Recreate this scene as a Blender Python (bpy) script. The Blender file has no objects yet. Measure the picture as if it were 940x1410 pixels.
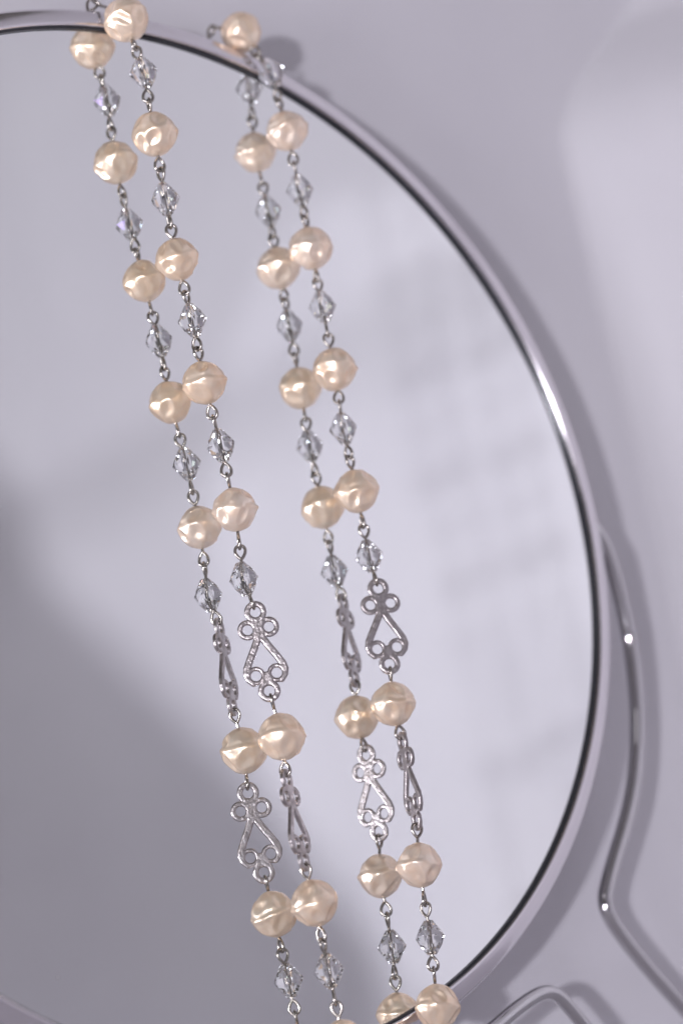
import bpy, bmesh, math, random
from mathutils import Vector, Matrix, noise

random.seed(7)
MM = 0.001
sc = bpy.context.scene
col = sc.collection

# ------------------------------------------------------------------ camera
# x: right along the mirror face, y: into the wall, z: up; origin = centre of the glass
cam_d = bpy.data.cameras.new('camera')
cam = bpy.data.objects.new('camera', cam_d); col.objects.link(cam)
cam_right = Vector((0.778823, -0.597102, -0.192103))
cam_up = Vector((0.021438, -0.280747, 0.959542))
cam_back = Vector((-0.626877, -0.751432, -0.205852))
m = Matrix((cam_right, cam_up, cam_back)).transposed().to_4x4()
m.translation = (-0.250239, -0.338511, -0.091942)
cam.matrix_world = m
cam_d.sensor_fit = 'AUTO'; cam_d.sensor_width = 36.0
cam_d.lens = 3404.09 / 1410 * 36
cam_d.clip_start = 0.01; cam_d.clip_end = 50
cam_d.dof.use_dof = True
cam_d.dof.focus_distance = 0.427
cam_d.dof.aperture_fstop = 10.0
sc.camera = cam

# ------------------------------------------------------------------ light
world = bpy.data.worlds.new('World'); sc.world = world; world.use_nodes = True
bg = world.node_tree.nodes['Background']
bg.inputs['Color'].default_value = (0.100, 0.091, 0.092, 1)
bg.inputs['Strength'].default_value = 1.0

def lamp(name, loc, target, size, power, color):
    d = bpy.data.lights.new(name, 'AREA'); d.shape = 'DISK'; d.size = size
    d.energy = power; d.color = color
    o = bpy.data.objects.new(name, d); col.objects.link(o)
    o.location = loc
    o.rotation_euler = (Vector(target) - Vector(loc)).to_track_quat('-Z', 'Y').to_euler()
    return o
lamp('key_lamp', (-0.61, -0.50, -0.08), (0.05, 0, 0), 0.032, 2.7, (0.985, 0.96, 1.055))
lamp('side_lamp', (-0.80, -0.32, -0.16), (0.05, 0, 0), 0.24, 2.2, (0.985, 0.96, 1.055))
lamp('softbox_lamp', (-0.60, -0.60, 0.40), (0.05, 0, 0), 0.32, 0.22, (0.99, 0.96, 1.03))

sc.view_settings.view_transform = 'Standard'
sc.view_settings.look = 'None'
sc.view_settings.exposure = 0.10
sc.view_settings.gamma = 1.0
sc.view_settings.use_curve_mapping = False
sc.render.engine = 'CYCLES'
cy = sc.cycles
cy.use_denoising = True
cy.max_bounces = 20; cy.glossy_bounces = 10; cy.transmission_bounces = 16; cy.diffuse_bounces = 5
cy.sample_clamp_indirect = 60.0
cy.blur_glossy = 0.0
cy.use_guiding = True; cy.use_surface_guiding = True; cy.guiding_training_samples = 128

# ------------------------------------------------------------------ materials
def mat(name):
    mt = bpy.data.materials.new(name); mt.use_nodes = True
    nt = mt.node_tree
    return mt, nt, nt.nodes['Principled BSDF']

def N(nt, kind, **inp):
    n = nt.nodes.new(kind)
    for k, v in inp.items():
        n.inputs[k].default_value = v
    return n

def ramp(nt, src, stops):
    r = nt.nodes.new('ShaderNodeValToRGB')
    el = r.color_ramp.elements
    el[0].position, el[0].color = stops[0][0], stops[0][1]
    el[1].position, el[1].color = stops[-1][0], stops[-1][1]
    for p, c in stops[1:-1]:
        e = el.new(p); e.color = c
    nt.links.new(src, r.inputs[0])
    return r

def bump(nt, b, src, strength, dist):
    bp = N(nt, 'ShaderNodeBump', Strength=strength, Distance=dist)
    nt.links.new(src, bp.inputs['Height'])
    nt.links.new(bp.outputs[0], b.inputs['Normal'])
    return bp

def coords(nt):
    return nt.nodes.new('ShaderNodeTexCoord').outputs['Object']

# white linen-like backdrop
M_cloth, nt, b = mat('white_cloth')
co = coords(nt)
n1 = N(nt, 'ShaderNodeTexNoise', Scale=14.0, Detail=5.0); nt.links.new(co, n1.inputs['Vector'])
r = ramp(nt, n1.outputs[0], [(0.3, (0.735, 0.722, 0.760, 1)), (0.7, (0.79, 0.778, 0.810, 1))])
nt.links.new(r.outputs[0], b.inputs['Base Color'])
b.inputs['Roughness'].default_value = 0.75
b.inputs['Specular IOR Level'].default_value = 0.25
wv = N(nt, 'ShaderNodeTexWave', Scale=520.0, Distortion=1.5, Detail=2.0); wv.bands_direction = 'Z'
nt.links.new(co, wv.inputs['Vector'])
wv2 = N(nt, 'ShaderNodeTexWave', Scale=520.0, Distortion=1.5, Detail=2.0); wv2.bands_direction = 'X'
nt.links.new(co, wv2.inputs['Vector'])
ad = nt.nodes.new('ShaderNodeMath'); ad.operation = 'ADD'
nt.links.new(wv.outputs[1], ad.inputs[0]); nt.links.new(wv2.outputs[1], ad.inputs[1])
bump(nt, b, ad.outputs[0], 0.25, 0.0002)

# mirror silvering
M_mirror, nt, b = mat('mirror_silver')
b.inputs['Metallic'].default_value = 1.0
b.inputs['Base Color'].default_value = (0.925, 0.94, 0.935, 1)
co = coords(nt)
n1 = N(nt, 'ShaderNodeTexNoise', Scale=60.0, Detail=6.0); nt.links.new(co, n1.inputs['Vector'])
r = ramp(nt, n1.outputs[0], [(0.45, (0.0, 0.0, 0.0, 1)), (0.8, (0.03, 0.03, 0.03, 1))])
nt.links.new(r.outputs[0], b.inputs['Roughness'])

# a little dust on the glass
vo = N(nt, 'ShaderNodeTexVoronoi', Scale=95.0, Randomness=1.0); nt.links.new(co, vo.inputs['Vector'])
sp = N(nt, 'ShaderNodeSeparateColor'); nt.links.new(vo.outputs['Color'], sp.inputs[0])
rad = N(nt, 'ShaderNodeMath'); rad.operation = 'MULTIPLY'; rad.inputs[1].default_value = 0.035
nt.links.new(sp.outputs[0], rad.inputs[0])
lt = N(nt, 'ShaderNodeMath'); lt.operation = 'LESS_THAN'
nt.links.new(vo.outputs['Distance'], lt.inputs[0]); nt.links.new(rad.outputs[0], lt.inputs[1])
pk = N(nt, 'ShaderNodeMath'); pk.operation = 'GREATER_THAN'; pk.inputs[1].default_value = 0.45
nt.links.new(sp.outputs[1], pk.inputs[0])
fa = N(nt, 'ShaderNodeMath'); fa.operation = 'MULTIPLY'; nt.links.new(lt.outputs[0], fa.inputs[0]); nt.links.new(pk.outputs[0], fa.inputs[1])
fb = N(nt, 'ShaderNodeMath'); fb.operation = 'MULTIPLY'; fb.inputs[1].default_value = 0.55; nt.links.new(fa.outputs[0], fb.inputs[0])
df = nt.nodes.new('ShaderNodeBsdfDiffuse'); df.inputs[0].default_value = (0.42, 0.40, 0.38, 1)
mx = nt.nodes.new('ShaderNodeMixShader')
nt.links.new(fb.outputs[0], mx.inputs[0]); nt.links.new(b.outputs[0], mx.inputs[1]); nt.links.new(df.outputs[0], mx.inputs[2])
nt.links.new(mx.outputs[0], nt.nodes['Material Output'].inputs['Surface'])

# chrome
M_chrome, nt, b = mat('chrome')
b.inputs['Metallic'].default_value = 1.0
b.inputs['Base Color'].default_value = (0.80, 0.77, 0.80, 1)
co = coords(nt)
n1 = N(nt, 'ShaderNodeTexNoise', Scale=180.0, Detail=6.0); nt.links.new(co, n1.inputs['Vector'])
r = ramp(nt, n1.outputs[0], [(0.3, (0.10, 0.10, 0.10, 1)), (0.75, (0.22, 0.22, 0.22, 1))])
nt.links.new(r.outputs[0], b.inputs['Roughness'])

M_wire, nt, b = mat('stand_chrome')
b.inputs['Metallic'].default_value = 1.0
b.inputs['Base Color'].default_value = (0.62, 0.61, 0.62, 1)
b.inputs['Roughness'].default_value = 0.05

M_lip, nt, b = mat('dark_lip')
b.inputs['Base Color'].default_value = (0.035, 0.036, 0.042, 1)
b.inputs['Metallic'].default_value = 0.3
b.inputs['Roughness'].default_value = 0.22

M_back, nt, b = mat('grey_back')
b.inputs['Base Color'].default_value = (0.12, 0.12, 0.12, 1)
b.inputs['Roughness'].default_value = 0.5

# faux pearl lacquer: a champagne base with a soft metallic lustre under a clear coat
def pearl_mat(name, base, base2):
    mt, nt, b = mat(name)
    co = coords(nt)
    n1 = N(nt, 'ShaderNodeTexNoise', Scale=420.0, Detail=5.0); nt.links.new(co, n1.inputs['Vector'])
    r = ramp(nt, n1.outputs[0], [(0.3, base), (0.7, base2)])
    nt.links.new(r.outputs[0], b.inputs['Base Color'])
    b.inputs['Metallic'].default_value = 0.52
    b.inputs['Roughness'].default_value = 0.31
    b.inputs['Specular Tint'].default_value = (1.0, 0.72, 0.48, 1)
    b.inputs['Specular IOR Level'].default_value = 0.5
    b.inputs['Coat Weight'].default_value = 0.75
    b.inputs['Coat Roughness'].default_value = 0.13
    b.inputs['Coat IOR'].default_value = 1.5
    n2 = N(nt, 'ShaderNodeTexNoise', Scale=1500.0, Detail=4.0); nt.links.new(co, n2.inputs['Vector'])
    bump(nt, b, n2.outputs[0], 0.12, 0.0002)
    return mt
M_pearl = [pearl_mat('pearl_champagne', (0.94, 0.72, 0.52, 1), (0.97, 0.83, 0.67, 1)),
           pearl_mat('pearl_pink_cream', (0.95, 0.745, 0.57, 1), (0.98, 0.85, 0.72, 1)),
           pearl_mat('pearl_warm', (0.93, 0.70, 0.49, 1), (0.96, 0.80, 0.63, 1))]

M_crystal, nt, b = mat('clear_crystal')
b.inputs['Base Color'].default_value = (1, 1, 1, 1)
b.inputs['Transmission Weight'].default_value = 1.0
b.inputs['Roughness'].default_value = 0.0
b.inputs['IOR'].default_value = 1.50
b.inputs['Thin Film Thickness'].default_value = 330.0
b.inputs['Thin Film IOR'].default_value = 1.38

M_pin, nt, b = mat('aged_silver_wire')
b.inputs['Metallic'].default_value = 1.0
b.inputs['Base Color'].default_value = (0.42, 0.39, 0.355, 1)
b.inputs['Roughness'].default_value = 0.22

M_plate, nt, b = mat('stamped_silver')
b.inputs['Metallic'].default_value = 1.0
co = coords(nt)
n1 = N(nt, 'ShaderNodeTexNoise', Scale=700.0, Detail=6.0); nt.links.new(co, n1.inputs['Vector'])
r = ramp(nt, n1.outputs[0], [(0.3, (0.40, 0.36, 0.35, 1)), (0.65, (0.60, 0.56, 0.56, 1))])
nt.links.new(r.outputs[0], b.inputs['Base Color'])
r = ramp(nt, n1.outputs[0], [(0.3, (0.42, 0.42, 0.42, 1)), (0.7, (0.30, 0.30, 0.30, 1))])
nt.links.new(r.outputs[0], b.inputs['Roughness'])
n2 = N(nt, 'ShaderNodeTexNoise', Scale=1600.0, Detail=3.0); nt.links.new(co, n2.inputs['Vector'])
bump(nt, b, n2.outputs[0], 0.35, 0.0003)

# ------------------------------------------------------------------ helpers
def mesh_from(name, verts, faces, smooth=True):
    me = bpy.data.meshes.new(name); me.from_pydata([tuple(v) for v in verts], [], faces)
    me.update()
    if smooth:
        me.polygons.foreach_set('use_smooth', [True] * len(me.polygons))
    return me

def link(name, me, material, parent=None):
    o = bpy.data.objects.new(name, me)
    if me is not None and material is not None and not me.materials:
        me.materials.append(material)
    col.objects.link(o)
    if parent is not None:
        o.parent = parent
    return o

def empty(name, loc):
    o = bpy.data.objects.new(name, None); col.objects.link(o); o.location = loc
    o.empty_display_size = 0.01
    return o

def tube(points, rad, sides=10, closed_caps=True):
    """verts, faces of a round wire through the points"""
    P = [Vector(p) for p in points]; n = len(P); V = []; F = []
    T = [((P[min(i + 1, n - 1)] - P[max(i - 1, 0)]).normalized()) for i in range(n)]
    a = Vector((0, 0, 1)) if abs(T[0].z) < 0.9 else Vector((1, 0, 0))
    u = (a - T[0] * a.dot(T[0])).normalized()
    for i in range(n):
        u = (u - T[i] * u.dot(T[i])).normalized()
        w = T[i].cross(u)
        for k in range(sides):
            an = 2 * math.pi * k / sides
            V.append(P[i] + (u * math.cos(an) + w * math.sin(an)) * rad)
    for i in range(n - 1):
        for k in range(sides):
            k2 = (k + 1) % sides
            F.append((i * sides + k, i * sides + k2, (i + 1) * sides + k2, (i + 1) * sides + k))
    if closed_caps:
        F.append(tuple(range(sides - 1, -1, -1)))
        F.append(tuple(range((n - 1) * sides, n * sides)))
    return V, F

def smooth_path(points, sub=8):
    P = [Vector(p) for p in points]; out = []
    for i in range(len(P) - 1):
        p0 = P[i - 1] if i else P[0] * 2 - P[1]
        p1, p2 = P[i], P[i + 1]
        p3 = P[i + 2] if i + 2 < len(P) else P[-1] * 2 - P[-2]
        for k in range(sub):
            t = k / sub
            out.append(0.5 * ((2 * p1) + (p2 - p0) * t + (2 * p0 - 5 * p1 + 4 * p2 - p3) * t * t + (3 * p1 - p0 - 3 * p2 + p3) * t ** 3))
    out.append(P[-1])
    return out

def lathe_y(profile, seg=320):
    """revolve (radius, y) pairs in mm about the y axis"""
    V = []; F = []; n = len(profile)
    for k in range(seg):
        a = 2 * math.pi * k / seg
        for r_, y_ in profile:
            V.append((r_ * MM * math.cos(a), y_ * MM, r_ * MM * math.sin(a)))
    for k in range(seg):
        k2 = (k + 1) % seg
        for i in range(n - 1):
            F.append((k * n + i, k * n + i + 1, k2 * n + i + 1, k2 * n + i))
    return V, F

# ------------------------------------------------------------------ the backdrop: wall that bends round to a side sheet
def build_backdrop():
    """one cloth: flat wall, a soft crease, then a sweep that comes forward on the right and wraps round"""
    zs = [-0.36 + 0.92 * i / 100 for i in range(101)]
    V = []; F = []; ns = 0
    for z in zs:
        sh = min(0.034, 0.030 * max(0.0, (z - 0.088) / 0.035) ** 1.4) + 0.004 * noise.noise((z * 9, 2.0, 0.4))
        side = 0.085 + 0.95 * max(0.0, min(0.34, z + 0.07))       # how far the side runs before it wraps round
        pts = []; st = [-0.45, 0.019, 0.0]
        def go(length, turn, n):
            for _ in range(n):
                st[2] += turn / n / 2
                st[0] += math.cos(st[2]) * length / n; st[1] -= math.sin(st[2]) * length / n
                st[2] += turn / n / 2
                pts.append(tuple(st))
        pts.append(tuple(st))
        go(0.579 + sh, 0, 80)
        go(0.005, math.radians(54), 12)
        go(0.11 - sh, math.radians(3), 24)
        go(0.10, math.radians(33), 20)
        go(side, 0, 60)
        go(0.32, math.radians(104), 50)  # out-of-view wrap, turned away from the lamps to darken the mirror's lower left
        go(0.20, 0, 20)
        ns = len(pts)
        for k_, (px, py, an) in enumerate(pts):
            k = min(1.0, max(0.0, (-py - 0.05) / 0.1))
            d = 0.005 * k * noise.noise((py * 14, z * 2.2, 3.1)) + 0.0015 * k * noise.noise((py * 40, z * 6, 8.0))
            if px > -0.1:
                d += 0.0016 * noise.noise((px * 22 + z * 14, z * 5 - px * 6, 1.7)) + 0.0005 * noise.noise((px * 60, z * 40, 5.7))
            V.append((px - d * math.sin(an), py - d * math.cos(an), z))
    for j in range(len(zs) - 1):
        for i in range(ns - 1):
            a = j * ns + i
            F.append((a, a + 1, a + ns + 1, a + ns))
    o = link('backdrop', mesh_from('backdrop', V, F), M_cloth)
    o['kind'] = 'structure'
    o['label'] = 'white cloth backdrop curving round behind the mirror'
build_backdrop()
# white table top under the stand, added out of view to bounce light upward
V = []; F = []
for j in range(25):
    for i in range(41):
        x_, y_ = -0.46 + 0.8 * i / 40, 0.017 - 0.6 * j / 24
        V.append((x_, y_, -0.1295 + 0.0004 * noise.noise((x_ * 20, y_ * 20, 0))))
for j in range(24):
    for i in range(40):
        a = j * 41 + i
        F.append((a, a + 41, a + 42, a + 1))
o = link('bounce_table_top', mesh_from('bounce_table_top', V, F), M_cloth)
o['kind'] = 'structure'; o['label'] = 'white cloth covered table top under the mirror stand, added to bounce light'

# ------------------------------------------------------------------ the mirror
mirror = empty('table_mirror', (0, 0, -0.128))
mirror['label'] = 'round chrome framed table mirror on a bent wire stand'
mirror['category'] = 'mirror'
def mpart(name, V, F, material, parent=mirror, smooth=True):
    off = Vector((0, 0, 0.128)) if parent is mirror else Vector((0, 0, 0))
    o = link(name, mesh_from(name, [Vector(v) + off for v in V], F, smooth), material, parent)
    return o
# glass: a 2 mm pane, its face at y = 0
seg = 320
V = []; F = []
for y_ in (0.0, 0.002):
    for k in range(seg):
        a = 2 * math.pi * k / seg
        V.append((0.0926 * math.cos(a), y_, 0.0926 * math.sin(a)))
F.append(tuple(range(seg))); F.append(tuple(range(2 * seg - 1, seg - 1, -1)))
for k in range(seg):
    F.append((k, k + seg, (k + 1) % seg + seg, (k + 1) % seg))
mpart('mirror_glass', V, F, M_mirror, smooth=False)
# dark lip round the glass
V, F = lathe_y([(92.75, 0.6), (92.35, 0.3), (92.3, -0.2), (92.34, -0.55), (92.45, -0.8), (92.75, -0.92)])
mpart('inner_lip', V, F, M_lip)
# chrome rim
rim_prof = [(92.72, 0.4), (92.72, -0.9), (92.8, -1.2), (93.0, -1.33), (93.3, -1.32), (94.6, -0.98), (95.6, -0.62), (96.1, -0.32),
            (96.4, 0.1), (96.55, 0.6), (96.6, 1.4), (96.6, 3.6), (96.4, 4.1), (95.8, 4.4), (94.0, 4.5)]
V, F = lathe_y(rim_prof)
mpart('rim', V, F, M_chrome)
V, F = lathe_y([(94.2, 4.3), (60, 4.35), (0.01, 4.4)], 160)
mpart('back_plate', V, F, M_back)

def wire(name, pts_mm, rad):
    path = smooth_path([Vector(p) * MM for p in pts_mm], 10)
    V, F = tube(path, rad * MM, 16)
    return mpart(name, V, F, M_wire)
yoke = [(95.8, 2.6, -1.0), (98.0, 2.8, -3.6), (100.3, 3.2, -7.4), (103.0, 5.0, -13.9), (104.6, 6.5, -24.9), (104.1, 7.5, -35.8), (102.3, 8.0, -44.6), (98.9, 8.0, -53.1),
        (94.3, 8.0, -60.8), (87.9, 8.0, -69.4), (85.0, 8.0, -73.6), (84.1, 8.0, -75.8), (84.4, 8.0, -78.6), (86.5, 8.0, -82.6), (91.3, 8.0, -89.3), (98.8, 8.0, -98.5), (112.0, 8.0, -114.0), (118.0, 8.0, -123.0), (114.0, 7.0, -128.0), (104.0, 4.0, -128.0)]
wire('support_wire', yoke, 1.45)
wire('support_wire', [(-x, y, z) for x, y, z in yoke], 1.45)
arch = [(10.0, 1.0, -124.0), (20.0, 1.0, -112.0), (34.0, 1.0, -99.5), (46.1, 1.0, -93.9), (53.0, 1.0, -91.3), (57.5, 1.0, -90.4), (60.4, 1.0, -91.2), (63.0, 1.0, -94.0), (66.5, 1.0, -99.0), (76.0, 1.0, -113.0), (84.0, 1.0, -126.5)]
wire('foot_loop', arch, 1.35)
wire('foot_loop', [(-x, y, z) for x, y, z in arch], 1.35)

# ------------------------------------------------------------------ necklace pieces
PR = 4.0                                        # pearl radius, mm
def pearl_mesh(seed):
    rnd = random.Random(seed)
    nu, nv = 96, 64
    dents = []
    for hemi in (1, -1):
        cnt = rnd.choice((5, 6, 6))
        ph0 = rnd.uniform(0, 6.28)
        for k in range(cnt):
            dents.append((ph0 + 2 * math.pi * k / cnt + rnd.uniform(-.18, .18), hemi * rnd.uniform(0.42, 0.66),
                          rnd.uniform(0.20, 0.34), rnd.uniform(0.26, 0.44), rnd.uniform(0.06, 0.15), rnd.uniform(-.45, .45)))
    wob = [rnd.uniform(0, 6.28) for _ in range(6)]
    def radius(lat, lon):
        c = math.cos(lat)
        seam = 0.10 * math.sin(lon + wob[0]) + 0.06 * math.sin(2 * lon + wob[1]) + 0.03 * math.sin(5 * lon + wob[3])
        l2 = lat - seam * c
        r_ = 1.0 - 0.05 * abs(math.sin(l2 * 2)) ** 1.3            # a little bicone
        sm = max(0.1, 0.5 + 0.45 * math.sin(lon + wob[2]) + 0.3 * math.sin(3 * lon + wob[4]))
        r_ += 0.045 * sm * math.exp(-(l2 / 0.11) ** 2)                 # raised seam
        r_ -= 0.035 * sm * math.exp(-((l2 - 0.19) / 0.09) ** 2)    # hollow either side of it
        for p0, l0, wp, wl, dp, tilt in dents:
            dl = lat - l0
            dphi = (lon - p0 + math.pi) % (2 * math.pi) - math.pi
            dphi = dphi * c + tilt * dl
            q = (dphi / wp) ** 2 + (dl / wl) ** 2
            if q < 4:
                r_ -= dp * math.exp(-q * 1.25)
                r_ += dp * 0.28 * math.exp(-((math.sqrt(q) - 1.25) / 0.35) ** 2)
        v = Vector((c * math.cos(lon), c * math.sin(lon), math.sin(lat)))
        r_ += 0.040 * noise.noise(v * 1.7 + Vector((seed * 3.3, 0, 0))) + 0.010 * noise.noise(v * 4.0 + Vector((0, seed * 2.1, 0)))
        return r_, v
    V = [(0, 0, -PR * 0.985 * MM)]; F = []
    for j in range(1, nv):
        lat = -math.pi / 2 + math.pi * j / nv
        for i in range(nu):
            r_, v = radius(lat, 2 * math.pi * i / nu)
            V.append(v * r_ * PR * MM)
    V.append((0, 0, PR * 0.985 * MM))
    top = len(V) - 1
    for i in range(nu):
        F.append((0, 1 + (i + 1) % nu, 1 + i))
        F.append((top, 1 + (nv - 2) * nu + i, 1 + (nv - 2) * nu + (i + 1) % nu))
    for j in range(nv - 2):
        for i in range(nu):
            a = 1 + j * nu + i; b_ = 1 + j * nu + (i + 1) % nu
            F.append((a, b_, b_ + nu, a + nu))
    me = mesh_from('pearl', V, F)
    return me
pearl_meshes = []
for s in range(9):
    me = pearl_mesh(s + 1); me.materials.append(M_pearl[s % 3]); pearl_meshes.append(me)

CH = 2.95                                       # crystal half height, mm
def crystal_mesh():
    k = 8; V = []; F = []
    def ring(r_, z_, rot, cnt=k):
        s = len(V)
        for i in range(cnt):
            a = 2 * math.pi * (i + rot) / cnt
            V.append((r_ * MM * math.cos(a), r_ * MM * math.sin(a), z_ * MM))
        return list(range(s, s + cnt))
    h = 0.52                                    # bore radius
    bi = ring(h, -CH, 0); b0 = ring(0.80, -CH, 0); b1 = ring(1.86, -1.45, 0.5); g = ring(2.62, -0.0, 0)
    t1 = ring(1.86, 1.45, 0.5); t0 = ring(0.80, CH, 0); ti = ring(h, CH, 0)
    for i in range(k):
        j = (i + 1) % k
        F.append((bi[i], bi[j], b0[j], b0[i]))
        F.append((b0[i], b0[j], b1[i]))
        F.append((b1[i], b0[j], b1[j]))
        F.append((b1[i], g[j], g[i])); F.append((b1[i], b1[j], g[j]))
        F.append((g[i], g[j], t1[i])); F.append((t1[i], g[j], t1[j]))
        F.append((t1[i], t0[j], t0[i])); F.append((t1[i], t1[j], t0[j]))
        F.append((t0[i], t0[j], ti[j], ti[i]))
        F.append((ti[i], ti[j], bi[j], bi[i]))
    bm = bmesh.new()
    me = mesh_from('crystal', V, F, False)
    bm.from_mesh(me); bmesh.ops.recalc_face_normals(bm, faces=bm.faces); bm.to_mesh(me); bm.free()
    me.materials.append(M_crystal)
    return me
crystal_me = crystal_mesh()

# stamped connector, drawn from its top ring centre (0,0) down to the bottom ring centre (0,-13.9)
RING_HOLE, RING_OUT, CONN = 0.92, 1.92, 13.9
def connector_mesh():
    def seg_d(p, a, b_):
        ap = (p[0] - a[0], p[1] - a[1]); ab = (b_[0] - a[0], b_[1] - a[1])
        t = max(0, min(1, (ap[0] * ab[0] + ap[1] * ab[1]) / (ab[0] ** 2 + ab[1] ** 2)))
        return math.hypot(ap[0] - ab[0] * t, ap[1] - ab[1] * t)
    rings = [(0, 0, RING_OUT, RING_HOLE), (-1.85, -2.9, 1.76, 0.88), (1.85, -2.9, 1.76, 0.88),
             (-1.8, -11.0, 1.62, 0.90), (1.8, -11.0, 1.62, 0.90), (0, -CONN, RING_OUT, RING_HOLE)]
    bar = [(0.35, -4.5), (1.3, -6.3), (2.35, -8.1), (3.1, -9.5), (3.3, -10.5), (3.05, -11.4), (2.4, -12.1)]
    def sdf(x, y):
        d = 1e9
        for cx, cy_, ro, ri in rings:
            d = min(d, math.hypot(x - cx, y - cy_) - ro)
        ax = abs(x)
        for i in range(len(bar) - 1):
            d = min(d, seg_d((ax, y), bar[i], bar[i + 1]) - 0.64)
        d = min(d, seg_d((ax, y), (0, -1.5), (0, -4.2)) - 1.0)
        d = min(d, seg_d((ax, y), (0, -11.6), (0, -13.0)) - 1.1)
        for cx, cy_, ro, ri in rings:
            d = max(d, ri - math.hypot(x - cx, y - cy_))
        return d
    st = 0.13
    x0, y0 = -4.16, -16.1; nx, ny = 65, 140
    inside = {}
    def keep(i, j):
        return sdf(x0 + (i + .5) * st, y0 + (j + .5) * st) < 0
    cells = [(i, j) for i in range(nx) for j in range(ny) if keep(i, j)]
    cs = set(cells)
    idx = {}; P2 = []
    def vid(i, j):
        if (i, j) not in idx:
            x, y = x0 + i * st, y0 + j * st
            bd = not all((i - a, j - b_) in cs for a in (0, 1) for b_ in (0, 1))
            if bd:
                for _ in range(3):
                    d = sdf(x, y); e = 0.01
                    gx = (sdf(x + e, y) - sdf(x - e, y)) / (2 * e); gy = (sdf(x, y + e) - sdf(x, y - e)) / (2 * e)
                    g2 = gx * gx + gy * gy or 1
                    s_ = max(-st * .6, min(st * .6, d)) / g2
                    x -= gx * s_; y -= gy * s_
            idx[(i, j)] = len(P2); P2.append((x, y, bd))
        return idx[(i, j)]
    Q = [(vid(i, j), vid(i + 1, j), vid(i + 1, j + 1), vid(i, j + 1)) for i, j in cells]
    V = []; F = []
    def hgt(x, y, bd):
        if bd: return 0.22
        t = min(1.0, -sdf(x, y) / 0.30); t = max(0.0, t)
        return 0.22 + 0.20 * math.sqrt(max(0, 1 - (1 - t) ** 2)) + 0.03 * noise.noise((x * 2.2, y * 2.2, 0.5))
    n = len(P2)
    H = [hgt(*p) for p in P2]
    for s in (1, -1):
        for (x, y, bd), h in zip(P2, H):
            V.append((x * MM, s * h * MM * (1 if s > 0 else 0.75), y * MM))     # plate lies in local xz
    ecount = {}; walls = 0
    for q in Q:
        F.append((q[3], q[2], q[1], q[0]))
        F.append((q[0] + n, q[1] + n, q[2] + n, q[3] + n))
        for k in range(4):
            a, b_ = q[k], q[(k + 1) % 4]
            ecount[(a, b_)] = ecount.get((a, b_), 0) + 1
    for (a, b_) in list(ecount):
        if (b_, a) not in ecount:
            F.append((a, b_, b_ + n, a + n)); walls += 1
    me = mesh_from('connector', V, F)
    me.polygons.foreach_set('use_smooth', [i < len(F) - walls for i in range(len(F))])
    me.materials.append(M_plate)
    return me
conn_me = connector_mesh()

WR, LR = 0.28, 1.22                             # wire radius and loop radius, mm
def loop_path(c, u, side, ecc=1.0):
    """eye of a pin: c = loop centre, u = outward axis, side = in-plane sideways axis; from near point round and back"""
    out = []
    for k in range(2, 29):
        t = 2 * math.pi * k / 29
        out.append(c - u * (math.cos(t) * LR) + side * (math.sin(t) * 1.08 * abs(math.sin(t / 2)) ** 0.7))
    return out

neck = empty('necklace', (0.016, 0.0, 0.100))
neck['label'] = 'long necklace of champagne pearls, clear crystals and silver links draped over the mirror rim'
neck['category'] = 'necklace'
NOFF = Vector((0.016, 0.0, 0.100))

def perp(u, ang):
    """unit vector square to u, at the angle (degrees) from the mirror's outward normal, seen from above"""
    base = Vector((math.sin(math.radians(ang)), -math.cos(math.radians(ang)), 0.0))
    v = base - u * base.dot(u)
    if v.length < 0.15:
        base = Vector((0, 0, 1)); v = base - u * base.dot(u)
    return v.normalized()

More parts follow.
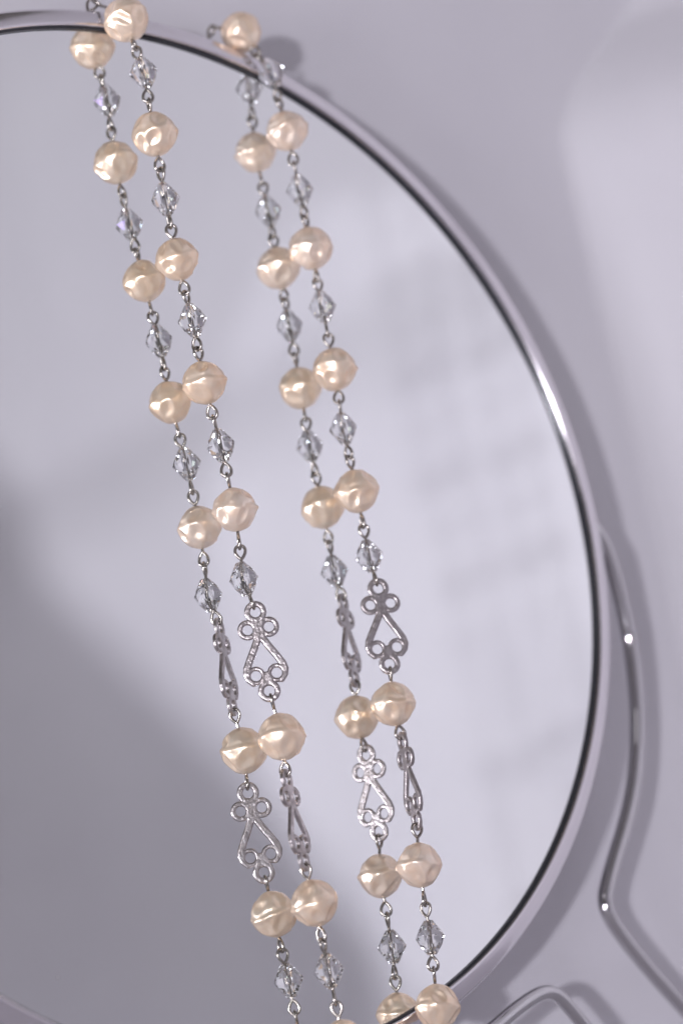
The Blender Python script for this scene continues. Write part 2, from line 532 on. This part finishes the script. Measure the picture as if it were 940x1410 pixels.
def build_strand(items, conn_angles, seed, joints):
    """items: (kind, x, y, z) in mm, top to bottom; 'ct'/'cb' are the two ring centres of a connector"""
    rnd = random.Random(seed)
    pos = [Vector(i[1:]) for i in items]; kinds = [i[0] for i in items]
    half = {'pearl': PR, 'crystal': CH}
    # refit connectors to their true length
    for i, k in enumerate(kinds):
        if k == 'ct':
            mid = (pos[i] + pos[i + 1]) / 2; u = (pos[i + 1] - pos[i]).normalized()
            pos[i] = mid - u * CONN / 2; pos[i + 1] = mid + u * CONN / 2
    n = len(items)
    # loop end data for each joint between i and i+1: far-arc points
    ci = 0
    conn_n = {}
    for i, k in enumerate(kinds):
        if k == 'ct':
            u = (pos[i + 1] - pos[i]).normalized()
            nrm = perp(u, conn_angles[ci]); ci += 1
            conn_n[i] = conn_n[i + 1] = (nrm, u)
    top_end = {}; bot_end = {}                   # item -> (loop centre, side vector)
    for i in range(n - 1):
        a, b_ = kinds[i], kinds[i + 1]
        u = (pos[i + 1] - pos[i]).normalized()
        if a in half and b_ in half:
            gap = (pos[i + 1] - pos[i]).length - half[a] - half[b_]
            J = pos[i] + u * (half[a] + gap / 2)
            ua = ub = u
            if i in joints:                       # where the strand bends over the rim
                J = Vector(joints[i]); ua = (J - pos[i]).normalized(); ub = (pos[i + 1] - J).normalized()
            ga = 50 + rnd.uniform(-50, 25) if rnd.random() < .55 else -40 + rnd.uniform(-25, 50)
            gb = ga + 90 + rnd.uniform(-20, 20)
            bot_end[i] = (J - ua * (LR - WR), perp(ua, ga), ua)
            top_end[i + 1] = (J + ub * (LR - WR), perp(ub, gb), -ub)
        elif a in half and b_ == 'ct':
            nrm = conn_n[i + 1][0]
            bot_end[i] = (pos[i + 1] - u * (RING_HOLE - WR + LR), (nrm - u * nrm.dot(u)).normalized(), u)
        elif a == 'cb' and b_ in half:
            nrm = conn_n[i][0]
            top_end[i + 1] = (pos[i] + u * (RING_HOLE - WR + LR), (nrm - u * nrm.dot(u)).normalized(), -u)
    made = []
    for i, k in enumerate(kinds):
        if k in half:
            tu = -top_end[i][2] if i in top_end else None
            bu = bot_end[i][2] if i in bot_end else None
            ax = ((tu or bu) + (bu or tu)).normalized()
            spin = rnd.uniform(0, 360)
            zl = -ax                              # local z points up the strand
            xl = perp(zl, spin); yl = zl.cross(xl)
            mw = Matrix((xl, yl, zl)).transposed().to_4x4(); mw.translation = pos[i] * MM
            if k == 'pearl':
                me = pearl_meshes[rnd.randrange(len(pearl_meshes))]
                o = link('pearl_bead', me, None, neck)
            else:
                o = link('crystal_bead', crystal_me, None, neck)
            loc = Matrix.Translation(-NOFF) @ mw
            s = rnd.uniform(0.97, 1.03) if k == 'pearl' else 1.0
            o.matrix_local = loc @ Matrix.Scale(s, 4)
            # the pin through the bead
            path = []
            if i in top_end:
                c, sd, u = top_end[i]
                path += [p for p in reversed(loop_path(c, u, sd))]
                path += [c - u * (LR * 1.02), c - u * (LR * 1.25)]
            path += [pos[i] - ax * 0.6 * half[k], pos[i] + ax * 0.6 * half[k]]
            if i in bot_end:
                c, sd, u = bot_end[i]
                path += [c - u * (LR * 1.25), c - u * (LR * 1.02)]
                path += loop_path(c, u, sd)
            V, F = tube([p * MM for p in path], WR * MM, 8)
            inv = (mw @ Matrix.Scale(s, 4)).inverted()
            link('eye_pin', mesh_from('eye_pin', [inv @ v for v in V], F), M_pin, o)
        elif k == 'ct':
            nrm, u = conn_n[i]
            zl = -u; yl = (nrm - u * nrm.dot(u)).normalized(); xl = yl.cross(zl)
            mw = Matrix((xl, yl, zl)).transposed().to_4x4(); mw.translation = pos[i] * MM
            o = link('filigree_connector', conn_me, None, neck)
            o.matrix_local = Matrix.Translation(-NOFF) @ mw

strand_a = [
    ('crystal', -1.7, 10.7, 72.2), ('pearl', -1.6, 10.0, 83.8), ('crystal', -1.5, 7.4, 95.2),
    ('pearl', 0.5, -5.8, 92.1), ('crystal', 1.9, -6.2, 81.8), ('pearl', 1.4, -6.6, 69.7), ('crystal', 1.5, -6.0, 57.5),
    ('pearl', 2.0, -5.4, 46.4), ('crystal', 2.8, -5.4, 35.0), ('pearl', 2.8, -5.4, 23.4), ('crystal', 3.8, -5.4, 11.9),
    ('pearl', 4.1, -5.5, 0.2), ('crystal', 3.2, -5.5, -12.2), ('ct', 4.3, -5.5, -18.0), ('cb', 4.0, -5.6, -32.2),
    ('pearl', 4.7, -5.6, -40.1), ('ct', 3.9, -5.7, -47.3), ('cb', 4.2, -5.8, -61.6), ('pearl', 4.7, -5.9, -68.7),
    ('crystal', 5.1, -5.8, -80.1), ('pearl', 5.3, -5.8, -92.1), ('crystal', 5.4, -5.8, -103.8), ('pearl', 5.6, -5.8, -115.4)]
strand_b = [
    ('crystal', 26.7, 10.7, 69.2), ('pearl', 26.6, 10.0, 80.9), ('crystal', 26.5, 8.9, 92.5),
    ('pearl', 31.1, 0.0, 95.7), ('crystal', 33.4, -3.6, 86.0), ('pearl', 33.1, -5.2, 73.5), ('crystal', 33.3, -5.1, 61.6),
    ('pearl', 33.1, -5.1, 50.1), ('crystal', 33.0, -5.2, 38.6), ('pearl', 32.8, -5.3, 26.4), ('crystal', 32.1, -5.2, 15.0),
    ('pearl', 32.3, -5.2, 3.2), ('crystal', 32.1, -5.2, -9.0), ('ct', 32.7, -5.2, -14.7), ('cb', 31.8, -5.2, -29.3),
    ('pearl', 30.7, -5.3, -36.2), ('ct', 31.1, -5.3, -43.0), ('cb', 30.6, -5.4, -57.2), ('pearl', 29.1, -5.5, -64.9),
    ('crystal', 28.4, -5.4, -77.5), ('pearl', 27.0, -5.4, -89.2), ('crystal', 26.6, -5.5, -101.0), ('pearl', 26.4, -5.6, -112.6)]
build_strand(strand_a, (-34, 29), 11, {2: (-0.8, 1.0, 98.9)})
build_strand(strand_b, (-29, 72), 23, {2: (28.5, 4.8, 98.8)})
